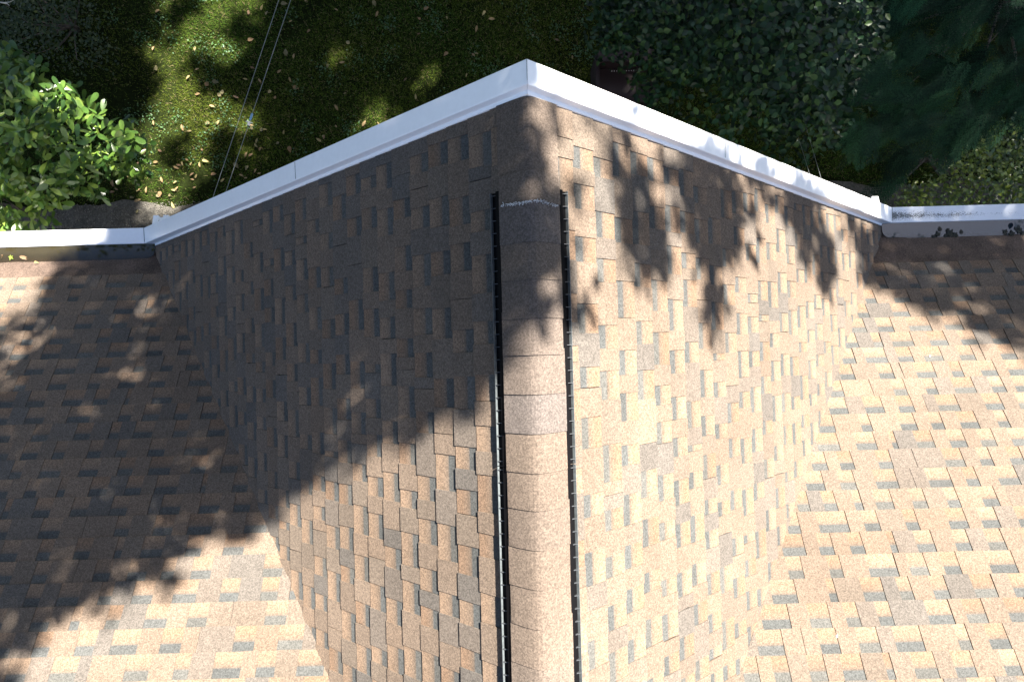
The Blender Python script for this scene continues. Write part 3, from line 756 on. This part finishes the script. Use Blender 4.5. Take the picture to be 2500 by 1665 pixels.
def shade_p(x, y, z):
    """how densely the crowns stand between the sun and this surface point"""
    x, y, z = (np.atleast_1d(np.asarray(k, float)) for k in (x, y, z))
    px, py = project(np.stack([x, y, z], -1)); roof = y <= .13; p = np.zeros(x.shape)
    sh = anyp(px, py, SHADE); a = np.where(sh, 1., 0.); a[anyp(px, py, LIT)] = .3
    a[(px > 1283) & ~sh & (py < 560 * q) & (px < 2200)] = .06; a[py > 1800] = .25
    a = a * np.where((x < 0) & (ZR - SG * np.abs(x) > ZE - SM * y) & (np.abs(x) < W), .5, 1.)
    jx = 16 * np.sin(py * .045 + 2 * np.sin(px * .021)) + 9 * np.sin(py * .11 + px * .05); jy = 16 * np.sin(px * .05 + 2 * np.sin(py * .027)) + 9 * np.sin(px * .13)
    b = np.full(x.shape, .97); lg = anyp(px + jx, py + jy, LITG); br = np.sin(px * .031 + 1.8 * np.sin(py * .023)) + np.sin(py * .037 + 1.6 * np.sin(px * .027 + 1)) + .5 * np.sin(px * .083 - py * .071); b[lg] = np.where(br[lg] > 1.15, .8, np.where(br[lg] > .8, .25, .01))
    up = lambda h, f: project(np.stack([x + SUN[0] * h * f, y + SUN[1] * h * f, np.full(x.shape, h)], -1))
    cx, cy = up(3.6, 1); ex, ey = up(1.9, 1)      # where the same sun ray meets the height of the crowns
    b[in_poly(cx, cy, MAGP) | ((cx > 1450) & (cy < 660)) | in_poly(ex, ey, SHR)] = 0.
    return np.where(roof, a, b)
def crown_p(x, y):
    """the same for the tops of the garden trees (z = 3.6) and of the low shrub (z = 1.9)"""
    P = np.stack([x, y, np.full(x.shape, 3.6)], -1); cx, cy = project(P); mg = in_poly(cx, cy, MAGP); b = np.where(mg, .07, 0.)
    rt = (cx > 1450) & (cy < 660) & ~mg; b[rt] = .93; b[rt & anyp(cx, cy, SPOT)] = .06
    fx, fy = project(np.stack([x - SUN[0] * 1.7, y - SUN[1] * 1.7, np.full(x.shape, 1.9)], -1)); b[rt & in_poly(fx, fy, SHR)] = 0.; z = np.full(x.shape, 3.6)
    sx, sy = project(np.stack([x, y, np.full(x.shape, 1.9)], -1)); sr = in_poly(sx, sy, SHR); z[sr] = 1.9
    b[sr] = np.where(np.sin(x[sr] * 9 + 2 * np.sin(y[sr] * 7)) * np.sin(y[sr] * 11 + x[sr] * 3) > .1, .04, .95); b[y < .13] = 0
    return b, z
def shaded(P):
    """does the sun ray through P end in tree shade, or out of the place the photograph shows"""
    P = np.array(P, float).reshape(-1, 3).copy(); live = np.ones(len(P), bool)
    for _ in range(90):
        sf = surfv(P[:, 0], P[:, 1]); live &= (P[:, 2] > sf) & (P[:, 2] > 0)
        if not live.any(): break
        P[live] -= SUN * .22
    return (shade_p(P[:, 0], P[:, 1], np.maximum(P[:, 2], 0)) > .45) | (P[:, 0] < -8) | (P[:, 0] > 9) 
NS = int(250 * 25 * 14.2)
X, Y, U = rng.uniform(-12, 13, NS), rng.uniform(-4.2, 10, NS), rng.random(NS)
Z = surfv(X, Y); p_ = shade_p(X, Y, Z); k = U < p_ * np.where(Y > .13, .8, 1); zt = rng.uniform(14.5, 18.5, NS)
pts = (np.stack([X, Y, Z], -1) + SUN * (zt - Z)[:, None])[k]; fine = (Y <= .13)[k]
p2, Z2 = crown_p(X, Y); k2 = U[::-1] < p2 * .8; P2 = (np.stack([X, Y, Z2], -1) + SUN * (zt - Z2)[:, None])[k2]; pts = np.concatenate([pts, P2]); fine = np.concatenate([fine, np.zeros(len(P2), bool)])
# unseen canopy added to block sky light over the lawn, wherever its shade joins shade
NE = 60000; E_ = np.stack([rng.uniform(-15, 17, NE), rng.uniform(2.2, 17, NE), rng.uniform(13.5, 19, NE)], -1); ok = shaded(E_)
for d_ in ((.2, 0, 0), (-.2, 0, 0), (0, .2, 0), (0, -.2, 0)): ok &= shaded(E_ + np.array(d_))
E_ = E_[ok]
pts = np.concatenate([pts, E_]); fine = np.concatenate([fine, np.zeros(len(E_), bool)])
pts = np.array(pts)
pts += rng.normal(0, .02, pts.shape)
D = np.stack([np.hypot(pts[:, 0] - t[0][0], pts[:, 1] - t[0][1]) for t in TALL], 1); own = D.argmin(1)
for k, (xy, _, lab) in enumerate(TALL):
    sel = pts[own == k]; fs = fine[own == k]
    if len(sel) < 20: continue
    t = empty('shade_tree', (xy[0], xy[1], 0)); tag(t, lab, 'tree', 'tall trees around the house')
    m = 7; n = len(sel) * m; fz = np.repeat(fs, m); P = np.repeat(sel, m, 0) + rng.normal(0, 1, (n, 3)) * np.where(fz, .042, .085)[:, None]; a = rng.uniform(0, 2 * math.pi, n)
    Fr = frames(n, np.stack([np.cos(a), np.sin(a), rng.normal(-.2, .4, n)], -1), .7)
    Cc = np.array([(.045, .085, .025), (.055, .10, .03), (.038, .075, .025)])[rng.integers(0, 3, n)]
    geo = (np.array([(0, 0, 0), (.45, .34, .04), (1, 0, -.06), (.45, -.34, .04)]), [(0, 1, 2), (0, 2, 3)])
    stuff_leaves('crown', geo, P, Fr, rng.uniform(.10, .16, n) * np.where(fz, .85, 1.), Cc, M['leafdull'], t)['kind'] = 'stuff'
    fork = np.array([xy[0], xy[1], 11.5]); tops = []
    for c in sel[rng.permutation(len(sel))[:220]]:
        if len(tops) < 16 and shaded(fork + (c - fork) * np.linspace(.08, 1, 12)[:, None]).all(): tops.append(c)
    limbs('trunk', (xy[0], xy[1], 0), tops, .2, t, 11.5, .06)
print('shade clumps', len(pts))
RING = [(-16, 4, 'left of the broad leaved tree'), (-13, 14, 'behind the dim low shrub'), (-4, 19, 'beyond the far end of the lawn'), (5, 19, 'beyond the tree with round leaves'), (14, 17, 'diagonally beyond the conifer'), (19, 9, 'past the conifer on the sunny side'), (18, 1, 'past the yellow green shrub')]  # unseen trees added around the garden to hold back low sky light
for x, y, w in RING:
    t = empty('sky_screen_tree', (x, y, 0)); tag(t, 'unseen leafy tree added to block sky light, ' + w, 'tree', 'trees added to screen low sky light')
    n = 5200; u = rng.normal(0, 1, (n, 3)); u /= np.linalg.norm(u, axis=1, keepdims=True); h = 5.0 + 4.6 * u[:, 2]; P = np.stack([x + 3.6 * u[:, 0] * rng.uniform(.5, 1, n), y + 3.6 * u[:, 1] * rng.uniform(.5, 1, n), h], -1)
    a = rng.uniform(0, 6.28, n); Fr = frames(n, np.stack([np.cos(a), np.sin(a), rng.normal(-.2, .5, n)], -1), .7)
    Cc = np.array([(.035, .07, .02), (.045, .085, .025)])[rng.integers(0, 2, n)]
    stuff_leaves('crown', low('ovate'), P, Fr, rng.uniform(.2, .36, n), Cc, M['leafdull'], t)['kind'] = 'stuff'
    limbs('trunk', (x, y, 0), P[rng.choice(n, 9)], .16, t, 2.2, .2)

# ================================================================ LAWN
gx, gy = 20.0, 6.4; n = 300000
P = np.stack([rng.uniform(-10.5, 9.5, n), rng.uniform(GY - .1, GY + gy, n), np.zeros(n)], -1)
def vnoise(x, y, s):
    return (np.sin(x * s + 1.7 * np.sin(y * s * .7 + 1)) + np.sin(y * s * 1.3 + 1.4 * np.sin(x * s * .8 + 2)) + np.sin((x + y) * s * .6 + 3)) / 3
cov = vnoise(P[:, 0], P[:, 1], 2.1) * .5 + vnoise(P[:, 0], P[:, 1], 5.3) * .35 + .45 + rng.normal(0, .22, n)
edge = GY + .07 * np.sin(P[:, 0] * 2.3) + .05 * np.sin(P[:, 0] * 5.1 + 1)
keep = (cov > .05) & (P[:, 1] > edge + rng.normal(.02, .05, n)) & ~((P[:, 0] < -6.4) & (rng.random(n) < .55))
P = P[keep]; n = len(P); a = rng.uniform(0, 2 * math.pi, n)
d = np.stack([np.cos(a), np.sin(a), rng.uniform(.3, 1.3, n)], -1); d /= np.linalg.norm(d, axis=1, keepdims=True); s = np.stack([-np.sin(a), np.cos(a), np.zeros(n)], -1)
Lb = rng.uniform(.035, .085, n)[:, None]; wb = rng.uniform(.0035, .0075, n)[:, None]
V = np.stack([P - s * wb, P + s * wb, P + d * Lb], 1).reshape(-1, 3); F = np.arange(3 * n).reshape(-1, 3)
f1 = np.clip(vnoise(P[:, 0], P[:, 1], 1.5) * .5 + .5 + rng.normal(0, .2, n), 0, 1)[:, None]
Cc = np.array([.078, .100, .012]) * f1 + np.array([.032, .076, .009]) * (1 - f1); Cc = .85 * Cc * rng.uniform(.6, 1.4, (n, 1)); dry = rng.random(n) < .10; Cc[dry] = np.array([.15, .13, .06])
tag(link('grass', fast_mesh('grass', V, F, np.repeat(Cc, 3, 0)), M['grass']), 'short patchy lawn grass in front of the house', 'grass', kind='stuff')
# clover and broad weeds among the grass
n = 5200; c0 = np.stack([rng.uniform(-8, 3.5, 150), rng.uniform(GY + .2, GY + 5.6, 150)], -1)[rng.integers(0, 150, n)] + rng.normal(0, .11, (n, 2))
P = np.concatenate([c0, rng.uniform(.02, .07, (n, 1))], 1); a = rng.uniform(0, 2 * math.pi, n)
Fr = frames(n, np.stack([np.cos(a), np.sin(a), rng.normal(.15, .2, n)], -1), .3); Cc = np.array([(.04, .095, .03), (.055, .11, .035), (.05, .10, .05)])[rng.integers(0, 3, n)] * rng.uniform(.7, 1.3, (n, 1))
V, F, C = scatter(low('ovate'), P, Fr, rng.uniform(.02, .05, n), Cc); tag(link('clover', fast_mesh('clover', V, F, C), M['leafdull']), 'low clover and weeds growing through the lawn', 'weeds', kind='stuff')
# loose stones of the gravel strip
n = 9000; P = np.stack([rng.uniform(-9, -2.5, n), rng.uniform(.15, GY + .02, n), np.full(n, .022)], -1); S = rng.uniform(.006, .02, n)
V0 = np.array([(1, 0, 0), (-.4, .9, 0), (-.6, -.8, 0), (.1, .1, .7), (0, 0, -.5)]); T = [(0, 1, 3), (1, 2, 3), (2, 0, 3), (1, 0, 4), (2, 1, 4), (0, 2, 4)]
a = rng.uniform(0, 6.28, n); Fr = np.stack([np.stack([np.cos(a), np.sin(a), 0 * a], -1), np.stack([-np.sin(a), np.cos(a), 0 * a], -1), np.tile([0, 0, 1.], (n, 1))], 1)
V, F, C = scatter((V0, T), P, Fr, S, np.array([(.13, .12, .10), (.09, .085, .075), (.18, .17, .14), (.06, .057, .05)])[rng.integers(0, 4, n)])
tag(link('gravel', fast_mesh('gravel', V, F, C), M['pebble']), 'loose grey gravel along the foot of the house wall', 'gravel', kind='stuff')
# fallen leaves, each its own object
fallen = [leaf_mesh('fallen_leaf', leaf_geo(k, .25, .3), c, .1) for k, c in (('lance', (.21, .145, .065)), ('ovate', (.18, .11, .045)), ('obovate', (.25, .20, .08)), ('lance', (.13, .08, .04)), ('ovate', (.12, .105, .045)))]
RL = random.Random(5)
def put_leaf(name, me, x, y, z, s, label, group, m=M['dead'], cat='leaf'):
    o = link(name, me, m); o.location = (x, y, z); o.rotation_euler = (RL.gauss(0, .2), RL.gauss(0, .2), RL.uniform(0, 6.28)); o.scale = (s, s, s); tag(o, label, cat, group); return o
spots = []
for cx, cy, sx, sy, num in ((430, 400, 80, 50, 34), (540, 150, 110, 120, 34), (820, 170, 200, 110, 34), (330, 430, 80, 60, 18), (640, 330, 90, 70, 18), (1100, 90, 150, 60, 10)):
    for _ in range(num):
        p = at_z(RL.gauss(cx, sx) * q, RL.gauss(cy, sy) * q, .03)
        if p[1] > .4 and p[1] < 7: spots.append(p)
LOOK = ['slender tan', 'oval russet', 'blunt straw yellow', 'slender dark brown', 'oval olive']
for p in spots:
    kk = RL.choice([0, 0, 1, 2, 2, 3, 4]); sz = RL.uniform(.07, .135); size = 'large' if sz > .112 else 'small' if sz < .09 else 'middling'
    where = 'on the gravel strip' if p[1] < GY else 'on the lawn beside the broad leaved tree' if p[0] < -4.9 else 'on the lawn beneath the service cables' if p[0] < -3.0 else 'on the shaded lawn before the gable peak'
    put_leaf('fallen_leaf', fallen[kk], p[0], p[1], .055 if p[1] > GY else .05, sz, '%s %s leaf fallen %s' % (size, LOOK[kk], where), 'fallen leaves on the ground')
# leaves on the roof edge
wet = [leaf_mesh('dark_leaf_shape', g, c) for g, c in ((star_geo(), (.010, .014, .008)), (leaf_geo('ovate', .05, .08), (.009, .012, .008)))]  # flat dark leaf shapes laid just above the grey water
for (px, py, s, kk) in ((2290, 573, .055, 0), (2318, 571, .075, 0), (2333, 574, .06, 0), (2304, 580, .05, 1), (2280, 580, .05, 0), (2296, 566, .035, 1), (2348, 572, .03, 1), (2455, 567, .05, 0), (2470, 572, .06, 0), (2488, 563, .06, 0), (2476, 560, .05, 1), (2496, 571, .05, 0), (2462, 576, .035, 1), (2318, 559, .03, 1)):
    p = at_z(px, py, WZ + .003); o = put_leaf('dark_leaf_shape', wet[kk], p[0], p[1], WZ + .004, s * 1.5, ('small oval' if kk else 'lobed') + (' dark leaf shape lying on the grey water between gable corner and trim leaf' if px < 2400 else ' dark leaf shape lying on the grey water next to the leaf on the trim'), 'dark leaf shapes on the grey water', M['leafdull']); o.rotation_euler[0] = o.rotation_euler[1] = 0.03
for i, (px, py, s, k, lab) in enumerate(((8, 622, .085, 3, 'brown leaf half sunk in the silty water, touching the bright trim end'), (48, 626, .085, 3, 'long brown leaf beside the green scrap in the silty water'), (28, 628, .07, 2, 'green yellow leaf scrap floating on the silty water'), (100, 643, .06, 2, 'curled yellow leaf at the edge of the silty water'))):
    p = at_z(px, py, WZ); o = put_leaf('wet_leaf', fallen[k] if i != 2 else leaf_mesh('wet_leaf', star_geo(), (.12, .17, .02)), p[0], p[1], WZ + (.004 if i < 3 else .02), s, lab, None)
put_leaf('fallen_leaf', leaf_mesh('fallen_leaf', leaf_geo('ovate', .1, .1), (.05, .055, .06)), at_z(2478, 542, ZE + .12)[0], at_z(2478, 542, ZE + .12)[1], ZE + .124, .06, 'dark leaf stuck on the stained white eave trim', None)
# small pale chips lying on the shingles
flake = MB(); flake.add([(1, 0, 0), (.2, .6, .1), (-1, .2, 0), (-.3, -.6, .05), (0, 0, .35)], [(0, 1, 4), (1, 2, 4), (2, 3, 4), (3, 0, 4), (0, 3, 2, 1)]); fm = flake.mesh('pale_chip')
for px, py, s, on, lab in ((1318, 852, .005, 'cap', 'tiny pale chip high on the ridge caps beside the last tree shade'), (1338, 1112, .006, 'cap', 'tiny pale chip on the ridge caps near the vent joint'), (1340, 1318, .006, 'cap', 'tiny pale chip midway along the sunlit ridge caps'), (2270, 869, .010, 'main', 'pale chip on sunlit main roof shingles'), (2042, 1552, .012, 'main', 'larger white smudge like chip on sunlit main roof shingles')):
    d = ray(px, py); t = 2.0
    while True:
        p = CAM + d * t; zz = surf(p[0], p[1]) + (.03 if on == 'cap' else .012)
        if p[2] < zz: break
        t += .002
    o = link('pale_chip', fm, M['granule']); o.location = p + np.array([0, 0, .004]); o.scale = (s, s, s); o.rotation_euler[2] = RL.uniform(0, 6); tag(o, lab, 'chip')

# ================================================================ CABLES, POLE, BOX, TWIG
def cable(p0, p1, z0, z1, far, label, sag=.0, sleeve=None, r=.0028):
    a = at_z(*p0, z0); b = at_z(*p1, z1); d = (b - a); e = a + d * far; a = a - d * .10
    o = empty('overhead_cable', a); tag(o, label, 'cable')
    P = [a + (e - a) * t - np.array([0, 0, sag * 4 * t * (1 - t)]) for t in np.linspace(0, 1, 14)]
    mb = MB(); mb.tube(P, r, 7); mb.build('wire', M['cable'], o, smooth=True)
    if sleeve:
        c = at_z(*sleeve, z0 + (z1 - z0) * .4); i = np.argmin([np.linalg.norm((a + (e - a) * t - c)[:2]) for t in np.linspace(0, 1, 400)]); t = np.linspace(0, 1, 400)[i]; c = a + (e - a) * t - np.array([0, 0, sag * 4 * t * (1 - t)]); u = d / np.linalg.norm(d)
        mb = MB(); mb.tube([c + u * .02, c + u * .085], .011, 8, (.10, .22, .36)); mb.build('splice_sleeve', M['sleeve'], o)
        mb = MB(); mb.tube([c - u * .03, c + u * .0], .014, 8, (.5, .5, .48)); mb.tube([c + (-.03, .01, 0), c + (.03, -.01, .01)], .006, 6, (.5, .5, .48)); mb.build('clamp', M['sleeve'], o)
    return e
e1 = cable((516, 494), (681, 0), ZE - .35, ZE - .15, 5.2, 'thin service cable over the lawn, the one without a clamp', .0)
e2 = cable((549, 476), (710, 0), ZE - .35, ZE - .15, 5.2, 'thin service cable over the lawn carrying a blue sleeve and clamp', .0, (613, 300))
e3 = cable((1981, 440), (1952, 345), ZE - .9, ZE - 2.2, 1.25, 'faint thin wire in the dark gap beside the round leaved tree, farther from the conifer', .0, r=.0016)
e4 = cable((2008, 447), (1975, 335), ZE - .9, ZE - 2.2, 1.25, 'faint thin wire in the dark gap beside the round leaved tree, nearer the conifer', .0, r=.0016)
pb = (e1 + e2) / 2; pole = empty('utility_pole', (pb[0], pb[1], 0)); tag(pole, 'weathered wooden utility pole carrying the service cables beyond the lawn', 'pole')
mb = MB(); mb.tube([(pb[0], pb[1] + .1, -.05), (pb[0], pb[1] + .1, max(e1[2], e2[2]) + .6)], [.15, .11], 12); mb.build('post', M['wood'], pole, smooth=True)
mb = MB(); mb.box((pb[0] - .7, pb[1] - .03, e1[2] - .12), (pb[0] + .7, pb[1] + .0, e1[2] - .01)); mb.build('crossarm', M['wood'], pole)

bx = at_z(1530, 190, .55); box = empty('storage_box', (bx[0], bx[1], 0)); tag(box, 'dark maroon box with a row of pale studs, half hidden under the round leaved tree', 'box')
w, dpt, hh = .95, .78, .52; x0, y0 = bx[0] - .5, bx[1] - .45
mb = MB(); mb.box((x0, y0, .0), (x0 + w, y0 + dpt, hh)); mb.build('body', M['maroon'], box)
mb = MB(); mb.box((x0 - .02, y0 - .02, hh + .003), (x0 + w + .02, y0 + dpt * .8, hh + .04)); lid = mb.build('lid', M['maroon'], box)
mb = MB(); mb.box((x0 - .05, y0 + dpt * .8 + .01, hh - .1), (x0 + w + .05, y0 + dpt + .06, hh + .30)); mb.build('backboard', M['maroon'], box)
for s in (-.09, w + .01): mb = MB(); mb.box((x0 + s, y0 - .04, .0), (x0 + s + .08, y0 + dpt + .04, hh + .14)); mb.build('side_rail', M['maroon'], box)
for i in range(11): mb = MB(); cxx = x0 + .22 + i * .045; mb.box((cxx, y0 + dpt * .72, hh + .041), (cxx + .014, y0 + dpt * .72 + .014, hh + .05)); mb.build('stud', M['stud'], box)

a = at_z(-60, 10, 4.2); tw = empty('bare_twig', a); tag(tw, 'pale bare twig reaching out above the dim low shrub', 'twig')
pp = [at_z(*c, 4.2) for c in ((-60, 2), (-10, 4), (8, 8), (18, 10), (23, 15))]
mb = MB(); mb.tube(pp, [.012, .010, .008, .006, .003], 6); mb.tube([pp[2], at_z(24, 6, 4.25), at_z(34, 1, 4.3)], [.006, .004, .002], 5); mb.build('stem', mat('pale_bark', (.38, .36, .32), .8), tw)

bpy.context.view_layer.update()
